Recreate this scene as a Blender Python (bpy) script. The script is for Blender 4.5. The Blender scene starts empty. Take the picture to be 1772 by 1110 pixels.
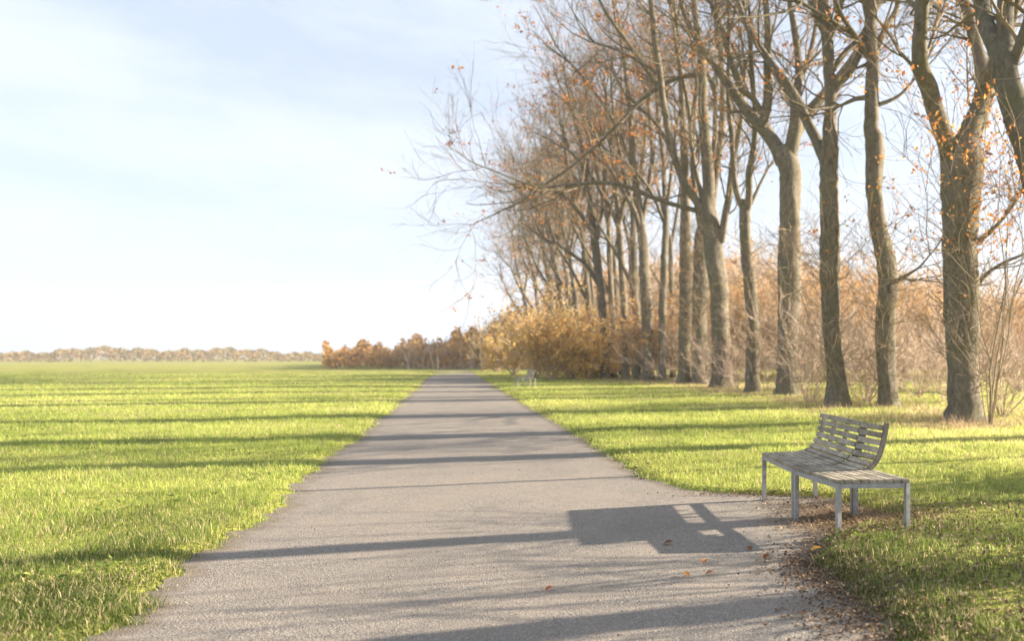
import bpy, math, numpy as np
R = math.radians
C = bpy.context.scene.collection
S = bpy.context.scene
rng = np.random.default_rng(11)

# ------------------------------------------------------------------ camera, sky, sun, exposure
F, CX, HY, EYE = 1200.0, 1341.0, 620.0, 1.40     # focal length (px of the 1772 px frame), axis x, horizon y, eye height
cd = bpy.data.cameras.new('camera'); cam = bpy.data.objects.new('camera', cd); C.objects.link(cam)
cam.location = (0, 0, EYE); cam.rotation_euler = (R(90), 0, 0)
cd.sensor_fit = 'HORIZONTAL'; cd.sensor_width = 36.0; cd.lens = F / 1772 * 36
cd.shift_x = (886 - CX) / 1772; cd.shift_y = (HY - 555) / 1772
cd.clip_start = 0.1; cd.clip_end = 6000
cd.dof.use_dof = True; cd.dof.focus_distance = 5.7; cd.dof.aperture_fstop = 1.3
S.camera = cam

SUN_EL = 19.0
SUNH = np.array([0.965, 0.262])                  # horizontal direction towards the sun
w = bpy.data.worlds.new("World"); S.world = w; w.use_nodes = True
nt = w.node_tree; nt.nodes.clear()
out = nt.nodes.new('ShaderNodeOutputWorld'); bg = nt.nodes.new('ShaderNodeBackground')
sky = nt.nodes.new('ShaderNodeTexSky'); sky.sky_type = 'NISHITA'; sky.sun_disc = False
sky.sun_elevation = R(SUN_EL); sky.sun_rotation = math.atan2(SUNH[0], SUNH[1])
sky.dust_density = 0.6; sky.air_density = 0.9; sky.ozone_density = 1.5
tc = nt.nodes.new('ShaderNodeTexCoord'); mp = nt.nodes.new('ShaderNodeMapping')
mp.inputs['Scale'].default_value = (1.0, 1.0, 3.5)
nz = nt.nodes.new('ShaderNodeTexNoise'); nz.inputs['Scale'].default_value = 2.8; nz.inputs['Detail'].default_value = 10; nz.inputs['Roughness'].default_value = .6
rp = nt.nodes.new('ShaderNodeValToRGB'); rp.color_ramp.elements[0].position = 0.35; rp.color_ramp.elements[1].position = 0.62
rp.color_ramp.elements[0].color = (0.62, 0.62, 0.62, 1); rp.color_ramp.elements[1].color = (0.95, 0.95, 0.95, 1)
mx = nt.nodes.new('ShaderNodeMixRGB'); mx.inputs[2].default_value = (4.3, 4.75, 5.5, 1)
L = nt.links
L.new(tc.outputs['Generated'], mp.inputs['Vector']); L.new(mp.outputs[0], nz.inputs['Vector'])
L.new(nz.outputs[0], rp.inputs[0]); L.new(rp.outputs[0], mx.inputs[0]); L.new(sky.outputs[0], mx.inputs[1])
L.new(mx.outputs[0], bg.inputs[0]); bg.inputs[1].default_value = 0.050; L.new(bg.outputs[0], out.inputs[0])

sl = bpy.data.lights.new('sun', 'SUN'); sun = bpy.data.objects.new('sun', sl); C.objects.link(sun)
sl.energy = 5.0; sl.angle = R(0.5); sl.color = (1.0, 0.85, 0.66)
from mathutils import Vector, Matrix
d = Vector((SUNH[0] * math.cos(R(SUN_EL)), SUNH[1] * math.cos(R(SUN_EL)), math.sin(R(SUN_EL))))
sun.rotation_euler = d.to_track_quat('Z', 'Y').to_euler()
S.view_settings.view_transform = 'Standard'; S.view_settings.look = 'None'
S.view_settings.exposure = 2.14; S.view_settings.gamma = 1.0
S.render.engine = 'CYCLES'
S.cycles.max_bounces = 6; S.cycles.diffuse_bounces = 3; S.cycles.transmission_bounces = 3; S.cycles.transparent_max_bounces = 4
S.cycles.volume_bounces = 0

# ------------------------------------------------------------------ helpers
def world(x, y, D):
    """the point at depth D seen at pixel (x, y) of the photograph"""
    return np.array([(x - CX) / F * D, D, EYE - (y - HY) / F * D])
def gx(x, y):
    D = EYE * F / (y - HY); return ((x - CX) / F * D, D)

def tag(o, label=None, cat=None, group=None, kind=None):
    if label: o['label'] = label
    if cat: o['category'] = cat
    if group: o['group'] = group
    if kind: o['kind'] = kind
    return o
def empty(name, loc, label=None, cat=None, group=None):
    o = bpy.data.objects.new(name, None); C.objects.link(o); o.location = loc
    o.empty_display_size = 0.2
    return tag(o, label, cat, group)

class MB:
    """collects numpy geometry and links it as ONE mesh object"""
    def __init__(s): s.v = []; s.f = {3: [], 4: []}; s.n = 0; s.a = []; s.loose = []
    def add(s, v, faces, tint=None):
        v = np.asarray(v, float).reshape(-1, 3); faces = np.asarray(faces, np.int64)
        s.v.append(v); s.f[faces.shape[1]].append(faces + s.n); s.n += len(v)
        s.a.append(np.full(len(v), 0.5) if tint is None else np.broadcast_to(tint, (len(v),)).astype(float))
    def poly(s, v, faces_list, tint=.5):
        v = np.asarray(v, float); s.v.append(v); s.a.append(np.full(len(v), float(tint)))
        for f in faces_list: s.loose.append([i + s.n for i in f])
        s.n += len(v)
    def build(s, name, mat, parent=None, smooth=False, origin=None):
        me = bpy.data.meshes.new(name)
        v = np.concatenate(s.v) if s.v else np.zeros((0, 3))
        if origin is None and parent is not None: origin = np.array(parent.location)
        if origin is not None: v = v - np.asarray(origin)
        loops = []; tot = []
        for k in (3, 4):
            if s.f[k]:
                f = np.concatenate(s.f[k]); loops.append(f.ravel()); tot.append(np.full(len(f), k))
        for f in s.loose: loops.append(np.array(f)); tot.append(np.array([len(f)]))
        loops = np.concatenate(loops); tot = np.concatenate(tot)
        me.vertices.add(len(v)); me.vertices.foreach_set('co', v.astype(np.float32).ravel())
        me.loops.add(len(loops)); me.loops.foreach_set('vertex_index', loops.astype(np.int32))
        me.polygons.add(len(tot))
        me.polygons.foreach_set('loop_start', np.concatenate([[0], np.cumsum(tot)[:-1]]).astype(np.int32))
        me.polygons.foreach_set('loop_total', tot.astype(np.int32))
        me.polygons.foreach_set('use_smooth', np.full(len(tot), smooth))
        at = me.attributes.new('tint', 'FLOAT', 'POINT'); at.data.foreach_set('value', np.concatenate(s.a).astype(np.float32))
        me.update(calc_edges=True); me.validate()
        o = bpy.data.objects.new(name, me); C.objects.link(o); me.materials.append(mat)
        if parent is not None: o.parent = parent
        elif origin is not None: o.location = tuple(origin)
        return o

def norm(a): return a / np.maximum(np.linalg.norm(a, axis=-1, keepdims=True), 1e-9)

def tubes(mb, P, Rr, k=3, lump=None, tint=None, cap=False):
    """P (B,N,3) centre lines, Rr (B,N) radii -> tubes with k sides, parallel-transported frames"""
    B, N, _ = P.shape
    T = np.empty_like(P); T[:, 1:-1] = P[:, 2:] - P[:, :-2]; T[:, 0] = P[:, 1] - P[:, 0]; T[:, -1] = P[:, -1] - P[:, -2]
    T = norm(T)
    ref = np.where(np.abs(T[:, :1, 2]) > 0.8, 0, 1)
    u = np.stack([1.0 - ref[:, 0], 0 * ref[:, 0], ref[:, 0] * 1.0], -1)
    U = np.empty_like(P)
    for i in range(N):
        u = u - (u * T[:, i]).sum(-1, keepdims=True) * T[:, i]; u = norm(u); U[:, i] = u
    V = np.cross(T, U)
    th = np.arange(k) * 2 * np.pi / k
    rr = Rr[:, :, None] * np.ones(k)
    if lump is not None: rr = rr * lump
    v = P[:, :, None] + rr[..., None] * (np.cos(th)[None, None, :, None] * U[:, :, None] + np.sin(th)[None, None, :, None] * V[:, :, None])
    b = np.arange(B)[:, None, None] * N * k; i = np.arange(N - 1)[None, :, None] * k; j = np.arange(k)[None, None, :]; j2 = (j + 1) % k
    q = np.stack([b + i + j, b + i + j2, b + i + k + j2, b + i + k + j], -1).reshape(-1, 4)
    t = None if tint is None else np.repeat(tint, N * k)
    mb.add(v.reshape(-1, 3), q, t)
    if cap:
        for bb in range(B): mb.loose.append([mb.n - B * N * k + bb * N * k + (N - 1) * k + q_ for q_ in range(k)])

def spline(pts, step):
    """Catmull-Rom through rows of pts, resampled about every `step` of the first three columns"""
    p = np.asarray(pts, float)
    p = np.vstack([2 * p[0] - p[1], p, 2 * p[-1] - p[-2]]); o = []
    for i in range(1, len(p) - 2):
        n = max(1, int(np.ceil(np.linalg.norm(p[i + 1, :3] - p[i, :3]) / step)))
        for t in np.arange(n) / n:
            a, b, c, e = p[i - 1], p[i], p[i + 1], p[i + 2]
            o.append(.5 * (2 * b + (c - a) * t + (2 * a - 5 * b + 4 * c - e) * t * t + (3 * b - a - 3 * c + e) * t ** 3))
    o.append(p[-2]); return np.array(o)

def grow(st, dr, ln, r0, N, wig=.18, up=.12, r1=.35):
    """B branches from st along dr: wandering centre lines and tapering radii"""
    B = len(st); P = np.empty((B, N, 3)); P[:, 0] = st; d = norm(dr)
    for i in range(1, N):
        d = norm(d + rng.normal(0, wig, (B, 3)) + np.array([0, 0, up]))
        P[:, i] = P[:, i - 1] + d * (ln / (N - 1))[:, None]
    t = np.linspace(0, 1, N)
    return P, r0[:, None] * (1 - (1 - r1) * t)[None]

def kids(P, Rr, n, t0=.25, t1=1., spread=.9, lr=(.35, .7), ln=None, rfac=.55):
    """n children on each of the B parents"""
    B, N, _ = P.shape
    t = rng.uniform(t0, t1, (B, n)) * (N - 1); i = np.minimum(t.astype(int), N - 2); f = (t - i)[..., None]
    b = np.arange(B)[:, None]
    s = P[b, i] * (1 - f) + P[b, i + 1] * f
    T = norm(P[b, i + 1] - P[b, i]); q = rng.normal(0, 1, T.shape); q = norm(q - (q * T).sum(-1, keepdims=True) * T)
    a = rng.uniform(.45, 1.0, (B, n, 1)) * spread
    dr = norm(T * np.cos(a) + q * np.sin(a))
    L_ = (np.linalg.norm(P[:, -1] - P[:, 0], axis=-1) if ln is None else ln)[:, None] * rng.uniform(*lr, (B, n))
    r = (Rr[b, i] * rfac)
    return s.reshape(-1, 3), dr.reshape(-1, 3), L_.ravel(), r.ravel()

def leaves(mb, pts, size, tint, flat=0.0):
    """folded four-sided leaves (two triangles with a crease) at pts"""
    n = len(pts)
    if n == 0: return
    a = norm(rng.normal(0, 1, (n, 3)) * np.array([1, 1, 1 - flat])); b = rng.normal(0, 1, (n, 3)) * np.array([1, 1, 1 - flat]); b = norm(b - (a * b).sum(-1, keepdims=True) * a)
    c = np.cross(a, b); s = (size * rng.uniform(.6, 1.25, n))[:, None]
    v = np.stack([pts - a * s * .5, pts + b * s * .32 + c * s * .12, pts + a * s * .55, pts - b * s * .32 + c * s * .12], 1)
    q = np.arange(n)[:, None] * 4
    f = np.concatenate([q + [0, 1, 2], q + [0, 2, 3]], 0)
    mb.add(v.reshape(-1, 3), f, np.repeat(tint, 4))

def fbm(x, y, sc=1.0, seed=0, oct=4):
    r = np.random.default_rng(seed); o = 0; amp = 1
    for k in range(oct):
        for _ in range(3):
            a = r.uniform(0, 2 * np.pi); p = r.uniform(0, 6.28); f_ = sc * 2 ** k * r.uniform(.7, 1.3)
            o = o + amp * np.sin((x * np.cos(a) + y * np.sin(a)) * f_ + p + 1.5 * np.sin((x * np.sin(a) - y * np.cos(a)) * f_ * .7 + p * 2))
        amp *= .55
    return o / 4.5

# ------------------------------------------------------------------ materials
def mat(name, rough=.8, spec=.3):
    m = bpy.data.materials.new(name); m.use_nodes = True; t = m.node_tree
    b = t.nodes['Principled BSDF']; b.inputs['Roughness'].default_value = rough; b.inputs['Specular IOR Level'].default_value = spec
    return m, t, b
def noise(t, scale, detail=5, vec=None, rough=.55, dist=0):
    n = t.nodes.new('ShaderNodeTexNoise'); n.inputs['Scale'].default_value = scale; n.inputs['Detail'].default_value = detail
    n.inputs['Roughness'].default_value = rough; n.inputs['Distortion'].default_value = dist
    if vec is not None: t.links.new(vec, n.inputs['Vector'])
    return n.outputs[0]
def ramp(t, fac, stops):
    r = t.nodes.new('ShaderNodeValToRGB'); e = r.color_ramp.elements
    while len(e) < len(stops): e.new(.5)
    for k, (p, c) in enumerate(stops): e[k].position = p; e[k].color = (*c, 1) if len(c) == 3 else c
    t.links.new(fac, r.inputs[0]); return r.outputs[0]
def mix(t, fac, a, b, mode='MIX'):
    m = t.nodes.new('ShaderNodeMixRGB'); m.blend_type = mode
    for s, v in ((0, fac), (1, a), (2, b)):
        if isinstance(v, (int, float)): m.inputs[s].default_value = v
        elif isinstance(v, tuple): m.inputs[s].default_value = (*v, 1)
        else: t.links.new(v, m.inputs[s])
    return m.outputs[0]
def bump(t, b, h, strength, dist):
    n = t.nodes.new('ShaderNodeBump'); n.inputs['Strength'].default_value = strength; n.inputs['Distance'].default_value = dist
    t.links.new(h, n.inputs['Height']); t.links.new(n.outputs[0], b.inputs['Normal'])
def coord(t, scale=(1, 1, 1), which='Object'):
    c = t.nodes.new('ShaderNodeTexCoord'); m = t.nodes.new('ShaderNodeMapping'); m.inputs['Scale'].default_value = scale
    t.links.new(c.outputs[which], m.inputs[0]); return m.outputs[0]
def attr(t, name='tint'):
    a = t.nodes.new('ShaderNodeAttribute'); a.attribute_name = name; return a.outputs['Fac']

def bark_mat(name, c0, c1, moss, mossamt=.5):
    m, t, b = mat(name, .9, .15)
    v = coord(t, (1, 1, .45)); v2 = coord(t)
    n = noise(t, 9, 9, v, .72, .5); big = noise(t, 1.3, 4, v2)
    col = ramp(t, n, [(.3, c0), (.7, c1)])
    mf = ramp(t, big, [(.46, (0, 0, 0)), (.62, (mossamt,) * 3)])
    col = mix(t, mf, col, moss)
    pale = ramp(t, noise(t, 6, 6, v2), [(.60, (0, 0, 0)), (.68, (.45, .45, .45))])
    col = mix(t, pale, col, (c1[0] * 1.35, c1[1] * 1.35, c1[2] * 1.3))
    t.links.new(col, b.inputs['Base Color']); bump(t, b, noise(t, 20, 9, v, .75), .8, .03)
    return m
M = {}
M['bark'] = bark_mat('grey_bark', (.07, .06, .046), (.255, .22, .17), (.13, .13, .065))
M['bark_dark'] = bark_mat('dark_bark', (.06, .052, .042), (.20, .18, .145), (.11, .115, .06), .6)
def twig_mat(name, c0, c1):
    m, t, b = mat(name, .85, .15)
    t.links.new(ramp(t, attr(t), [(0, c0), (1, c1)]), b.inputs['Base Color']); return m
M['twig'] = twig_mat('twig_bark', (.10, .082, .05), (.36, .28, .19))
M['twig_red'] = twig_mat('shrub_twig', (.24, .17, .125), (.62, .50, .40))

def leaf_mat(name, stops, transl=.45):
    m, t, b = mat(name, .6, .25)
    c = ramp(t, attr(t), stops)
    t.links.new(c, b.inputs['Base Color'])
    tr = t.nodes.new('ShaderNodeBsdfTranslucent'); t.links.new(c, tr.inputs[0])
    ms = t.nodes.new('ShaderNodeMixShader'); ms.inputs[0].default_value = transl
    t.links.new(b.outputs[0], ms.inputs[1]); t.links.new(tr.outputs[0], ms.inputs[2])
    t.links.new(ms.outputs[0], t.nodes['Material Output'].inputs[0])
    return m
M['leaf'] = leaf_mat('beech_leaf', [(0, (.16, .06, .03)), (.35, (.40, .15, .05)), (.7, (.62, .27, .07)), (1, (.75, .45, .10))])
M['wood_leaf'] = leaf_mat('far_leaf', [(0, (.17, .15, .07)), (.3, (.32, .20, .10)), (.65, (.55, .31, .12)), (1, (.68, .44, .14))], .4)
M['gold_leaf'] = leaf_mat('golden_leaf', [(0, (.34, .22, .09)), (.5, (.70, .45, .15)), (1, (.85, .62, .22))])
M['evergreen'] = leaf_mat('evergreen_leaf', [(0, (.03, .05, .02)), (1, (.10, .13, .05))], .25)
M['litter'] = leaf_mat('litter_leaf', [(0, (.06, .04, .026)), (.5, (.18, .115, .07)), (.85, (.36, .25, .15)), (1, (.52, .38, .23))], .15)
M['grass'] = leaf_mat('grass_blade', [(0, (.05, .075, .02)), (.25, (.17, .23, .05)), (.5, (.47, .56, .13)), (.7, (.68, .64, .25)), (.85, (.62, .52, .30)), (1, (.60, .46, .31))], .55)
M['straw'] = leaf_mat('dry_straw', [(0, (.22, .14, .08)), (1, (.62, .48, .30))], .3)

m, t, b = mat('soil_turf', .95, .1); v = coord(t)
c = ramp(t, noise(t, .35, 5, v), [(.35, (.20, .22, .05)), (.5, (.32, .34, .07)), (.68, (.38, .33, .15))])
c = mix(t, ramp(t, noise(t, 25, 6, v), [(.4, (0, 0, 0)), (.7, (.7, .7, .7))]), c, (.07, .055, .03))
t.links.new(c, b.inputs['Base Color']); bump(t, b, noise(t, 30, 6, v), .8, .05); M['turf'] = m

m, t, b = mat('gravel_asphalt', .9, .25); v = coord(t)
vo = t.nodes.new('ShaderNodeTexVoronoi'); vo.inputs['Scale'].default_value = 120; t.links.new(v, vo.inputs[0])
c = ramp(t, vo.outputs['Color'], [(.1, (.11, .10, .09)), (.5, (.185, .168, .15)), (.95, (.32, .29, .255))])
c = mix(t, ramp(t, noise(t, 1.6, 6, v), [(.38, (0, 0, 0)), (.66, (.5, .5, .5))]), c, (.245, .21, .175))
c = mix(t, ramp(t, noise(t, .7, 7, v, .6, .6), [(.50, (0, 0, 0)), (.62, (.38, .38, .38))]), c, (.155, .145, .13))
c = mix(t, ramp(t, noise(t, 11, 5, v), [(.52, (0, 0, 0)), (.66, (.3, .3, .3))]), c, (.15, .135, .115))
c = mix(t, ramp(t, noise(t, 330, 2, v), [(.62, (0, 0, 0)), (.7, (.6, .6, .6))]), c, (.58, .53, .46))
c = mix(t, attr(t), c, (.12, .085, .055))
t.links.new(c, b.inputs['Base Color'])
mh = mix(t, .5, vo.outputs['Distance'], noise(t, 45, 8, v, .7))
bump(t, b, mh, .8, .009); M['path'] = m

m, t, b = mat('weathered_wood', .85, .2); v = coord(t, (1, 1, 1)); v = coord(t)
c = ramp(t, noise(t, 9, 6, v, .6, .4), [(.3, (.22, .195, .155)), (.55, (.38, .34, .275)), (.75, (.54, .49, .405))])
c = mix(t, 1.0, c, ramp(t, attr(t), [(0, (.68, .68, .66)), (1, (1.12, 1.1, 1.08))]), 'MULTIPLY')
c = mix(t, ramp(t, noise(t, 60, 6, v), [(.5, (0, 0, 0)), (.7, (.5, .5, .5))]), c, (.14, .125, .10))
c = mix(t, ramp(t, noise(t, 4, 4, v), [(.52, (0, 0, 0)), (.66, (.35, .35, .35))]), c, (.15, .17, .10))
t.links.new(c, b.inputs['Base Color']); bump(t, b, noise(t, 80, 5, v), .4, .004); M['wood'] = m
m, t, b = mat('galvanised_steel', .5, .5); v = coord(t); b.inputs['Metallic'].default_value = .35
t.links.new(ramp(t, noise(t, 25, 6, v), [(.3, (.27, .27, .275)), (.7, (.40, .40, .40))]), b.inputs['Base Color'])
t.links.new(ramp(t, noise(t, 40, 4, v), [(.3, (.4, .4, .4)), (.7, (.65, .65, .65))]), b.inputs['Roughness']); M['steel'] = m
m, t, b = mat('dark_rib_steel', .7, .3); v = coord(t)
t.links.new(ramp(t, noise(t, 20, 5, v), [(.3, (.14, .125, .105)), (.7, (.28, .25, .21))]), b.inputs['Base Color']); M['rib'] = m

# ------------------------------------------------------------------ the setting: ground and path
edge_px = [(1521, 1110), (1490, 1062), (1464, 1029), (1434, 1007), (1408, 985), (1392, 965), (1405, 944), (1440, 927), (1500, 917), (1552, 908), (1545, 896), (1490, 884),
           (1450, 868), (1415, 861), (1310, 857), (1225, 854), (1165, 846), (1100, 828), (1050, 795), (1000, 761), (950, 729), (910, 705)]
e = np.array([gx(*p) for p in edge_px])                     # X, D with D rising
e = np.vstack([[3.6, -4.0], [1.65, .7], e, [e[-1, 0] - .47 * 200, e[-1, 1] + 200], [e[-1, 0] - .47 * 200 - 400, e[-1, 1] + 1000]])
def wob(D): return .035 * np.sin(D * 9.1) + .03 * np.sin(D * 21 + 1) + .02 * np.sin(D * 47 + 2)
def x_right(D): return np.interp(D, e[:, 1], e[:, 0]) + wob(D) * np.clip(1.2 - D / 60, .2, 1)
def x_left(D): return np.interp(D, [-4, 3.43, 19.8, 220, 1220], [-.2, -3.25, -10.75, -104.5, -520]) + wob(D + 3.3) * 1.3 + .10 * np.sin(D * 1.7) * np.sin(D * .63 + 1)
def out_of_path(X, D): return np.maximum(X - x_right(D), x_left(D) - X) * .88
BENCH = np.array([.45, 6.1])
def gz(X, D):
    X = np.asarray(X, float); D = np.asarray(D, float); o = out_of_path(X, D)
    s = np.clip((o + .06) / .30, 0, 1); s = s * s * (3 - 2 * s)
    lump = .055 * np.exp(-(((X - 1.0) / 1.0) ** 2 + ((D - 4.95) / .8) ** 2))
    far = np.clip(np.hypot(X, D) / 40, 0, 1)
    return -.05 + s * (.085 + lump + .018 * fbm(X, D, 1.3, 3) + .05 * fbm(X, D, .25, 5) * np.clip(o / 3, 0, 1) * (.4 + .6 * far))
def axis(lo, mid0, mid1, hi, fine):
    a = np.arange(mid0, mid1, fine); o = [mid1]; s = fine
    while o[-1] < hi: s *= 1.09; o.append(o[-1] + s)
    i = [mid0]; s = fine
    while i[-1] > lo: s *= 1.09; i.append(i[-1] - s)
    return np.array(sorted(set(np.round(np.concatenate([i, a, o]), 4))))
ax = axis(-1500, -5, 4.5, 1500, .05); ay = axis(-60, 2.4, 9.5, 2500, .05)
GX, GY = np.meshgrid(ax, ay); nx, ny = len(ax), len(ay)
mb = MB(); idx = np.arange(nx * ny).reshape(ny, nx)
q = np.stack([idx[:-1, :-1], idx[:-1, 1:], idx[1:, 1:], idx[1:, :-1]], -1).reshape(-1, 4)
mb.add(np.stack([GX, GY, gz(GX, GY)], -1).reshape(-1, 3), q)
tag(mb.build('ground', M['turf'], smooth=True), kind='structure', label='grassy ground sheet under the verge and field')

rows = np.concatenate([np.arange(-4, 12, .04), np.geomspace(12, 500, 260)]); nc = 60
xl, xr = x_left(rows) - .1, x_right(rows) + .1
tt = np.linspace(0, 1, nc)[None]; PX = xl[:, None] * (1 - tt) + xr[:, None] * tt; PY = np.repeat(rows[:, None], nc, 1)
soil = np.clip(1.6 - np.hypot((PX - .72) / .62, (PY - 5.95) / .75) * 1.25 + .25 * fbm(PX, PY, 7, 2), 0, .92)
edge_soil = np.clip(1 - np.abs(out_of_path(PX, PY)) / .10, 0, 1) * .55
mb = MB(); idx = np.arange(len(rows) * nc).reshape(len(rows), nc)
q = np.stack([idx[:-1, :-1], idx[:-1, 1:], idx[1:, 1:], idx[1:, :-1]], -1).reshape(-1, 4)
mb.add(np.stack([PX, PY, .006 * fbm(PX, PY, 2.2, 9)], -1).reshape(-1, 3), q, np.maximum(soil, edge_soil).ravel())
tag(mb.build('path', M['path'], smooth=True), kind='structure', label='gravelly asphalt path')

# ------------------------------------------------------------------ grass
def dryness(X, D):
    row = np.interp(D, [0, 5, 12, 15, 19.5, 26, 32, 45, 60, 100], [7, 6.2, 4.9, 4.2, 2.6, .3, -2.6, -9.5, -17, -33])
    k = np.exp(-((X - row + .6) / 2.5) ** 2) * .85 + np.clip((X - row - 1) / 6, 0, .35)
    return np.where(D < 9, k * .3, k)
def blades(n, dlo, dhi, pw, seg, hgt, wid, tintf, xf=None, seed=0):
    r = np.random.default_rng(seed)
    a = 1 - pw; u = r.uniform(0, 1, n); D = (dlo ** a + u * (dhi ** a - dlo ** a)) ** (1 / a)
    lo, hi = -1.14 * D - 1.0, .375 * D + 1.4
    X = r.uniform(0, 1, n) * (hi - lo) + lo
    if xf is not None: k = xf(X, D, r); X, D = X[k], D[k]
    k = out_of_path(X, D) > r.exponential(.02, len(X)) - .02; X, D = X[k], D[k]; n = len(X)
    clump = np.clip(.75 + .55 * fbm(X, D, 3.1, 21) + .3 * fbm(X, D, 11, 22), .3, 1.6)
    h = hgt * clump * r.uniform(.5, 1.3, n); w_ = wid * np.maximum(1, D / 6.5) * r.uniform(.7, 1.3, n)
    th = r.uniform(0, 2 * np.pi, n); lean = r.uniform(.15, .95, n) * h
    base = np.stack([X, D, gz(X, D) - .004], -1)
    side = np.stack([np.cos(th + 1.57 + r.uniform(-.6, .6, n)), np.sin(th + 1.57), 0 * th], -1) * w_[:, None] / 2
    fw = np.stack([np.cos(th), np.sin(th), 0 * th], -1)
    upv = np.array([0, 0, 1.])
    if seg == 2:
        mid = base + fw * (lean * .35)[:, None] + upv * (h * .62)[:, None]; tip = base + fw * lean[:, None] + upv * h[:, None] * .97
        v = np.stack([base - side, base + side, mid + side * .8, mid - side * .8, tip], 1)
        q = np.arange(n)[:, None] * 5; return v, q + [0, 1, 2, 3], q + [3, 2, 4], tintf(X, D, r), 5
    tip = base + fw * (lean * .8)[:, None] + upv * h[:, None]
    v = np.stack([base - side, base + side, tip], 1); q = np.arange(n)[:, None] * 3
    return v, None, q + [0, 1, 2], tintf(X, D, r), 3
def addb(mb, v, q4, q3, tint, k):
    n0 = mb.n; mb.add(v.reshape(-1, 3), q3, np.repeat(tint, k))
    if q4 is not None: mb.f[4].append(q4 + n0)
def tint_grass(X, D, r):
    n = len(X)
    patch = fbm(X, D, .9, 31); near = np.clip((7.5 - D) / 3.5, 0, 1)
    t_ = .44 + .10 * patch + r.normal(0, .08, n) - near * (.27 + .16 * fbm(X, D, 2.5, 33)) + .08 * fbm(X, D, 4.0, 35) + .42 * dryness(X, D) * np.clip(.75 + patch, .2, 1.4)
    t_ = t_ - .16 * np.clip(fbm(X, D, 1.6, 71) - .25, 0, 1) - .12 * np.clip(fbm(X, D, .35, 72), -1, 1)
    dead = r.uniform(0, 1, n) < (.08 + .22 * np.clip(fbm(X, D, .7, 73) - .3, 0, 1) + .10 * near + .25 * np.clip(fbm(X, D, 3, 40) - .15, 0, 1) * near)
    return np.clip(np.where(dead, r.uniform(.75, 1, n), t_), 0, 1)
mb = MB()
addb(mb, *blades(250000, 2.5, 11, 1.7, 2, .070, .0042, tint_grass, seed=1))
addb(mb, *blades(240000, 10, 62, 1.5, 1, .085, .0050, tint_grass, seed=2))
# low broadleaf weeds among the blades
n = 9000; D = 2.6 + 16 * rng.uniform(0, 1, n) ** 1.5; X = rng.uniform(0, 1, n) * (1.5 * D + 1.6) - 1.1 * D - .4
k = (out_of_path(X, D) > .02) & (fbm(X, D, 1.9, 81) > .30); X, D = X[k], D[k]
leaves(mb, np.stack([X, D, gz(X, D) + rng.uniform(.015, .05, len(X))], -1), .05, rng.uniform(.12, .42, len(X)), .6)
tag(mb.build('grass', M['grass']), kind='stuff', label='short green grass of the verge, dry between the trees')
# long dry grass at the feet of the trees
mb = MB()
def dry_zone(X, D, r): return (r.uniform(0, 1, len(X)) < np.clip(dryness(X, D) - .25, 0, 1) * 1.2) & (fbm(X, D, .8, 50) > -.25)
addb(mb, *blades(150000, 13, 48, 1.2, 1, .22, .0045, lambda X, D, r: r.uniform(0, 1, len(X)), dry_zone, seed=3))
# straw under and around the bench
n = 2600; r = rng
px = .75 + r.normal(0, .33, n); py = 5.95 + r.normal(0, .32, n); th = r.uniform(0, 6.28, n); ln = r.uniform(.05, .17, n); el = r.uniform(-.05, .7, n)
bs = np.stack([px, py, np.maximum(gz(px, py), 0) + .006], -1); dv = np.stack([np.cos(th) * np.cos(el), np.sin(th) * np.cos(el), np.abs(np.sin(el))], -1) * ln[:, None]
sd = np.stack([-np.sin(th), np.cos(th), 0 * th], -1) * .0016
v = np.stack([bs - sd, bs + sd, bs + dv], 1); mb.add(v.reshape(-1, 3), np.arange(n)[:, None] * 3 + [0, 1, 2], np.repeat(r.uniform(0, 1, n), 3))
tag(mb.build('dry_grass', M['straw']), kind='stuff', label='long straw-coloured grass between trunks and under the bench')

# leaf litter
mb = MB()
def scatter(n, cx, cy, sx, sy, size, lo=0, hi=1, off=.012):
    x = r.normal(cx, sx, n); y = r.normal(cy, sy, n); z = np.maximum(gz(x, y), 0) + off + r.uniform(0, .012, n)
    leaves(mb, np.stack([x, y, z], -1), size, r.uniform(lo, hi, n), .75)
scatter(2200, .85, 5.85, .36, .26, .028)
scatter(500, .35, 6.6, .30, .25, .028)
scatter(350, -.2, 7.05, .45, .05, .025, 0, .6)
# along the ragged edge
for D0, n_, sp in ((4.75, 650, .17), (4.45, 800, .18), (4.15, 800, .20), (3.8, 650, .20), (3.5, 450, .22), (5.1, 320, .16)):
    scatter(n_, float(x_right(D0)) + .05, D0, sp, .16, .026, 0, .8, .008)
n = 4200; D = r.uniform(2.7, 6.5, n) ; X = r.uniform(0, 1, n) * (.4 * D + .8) + x_right(D)
leaves(mb, np.stack([X, D, gz(X, D) + .04], -1), .03, r.uniform(0, 1, n), .5)
n = 700; D = 8 + 22 * r.uniform(0, 1, n) ** 1.5; X = x_right(D) + r.exponential(1.0, n) * .35
leaves(mb, np.stack([X, D, gz(X, D) + .03], -1), .04, r.uniform(0, .8, n), .5)
n = 240; D = r.uniform(3, 16, n); X = x_left(D) + (x_right(D) - x_left(D)) * r.beta(2.2, 1.0, n)
leaves(mb, np.stack([X, D, 0 * D + .014], -1), .02, r.uniform(0, .9, n), .85)
tag(mb.build('leaf_litter', M['litter']), kind='stuff', label='small brown leaves littering the path edge and the soil under the bench')

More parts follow.
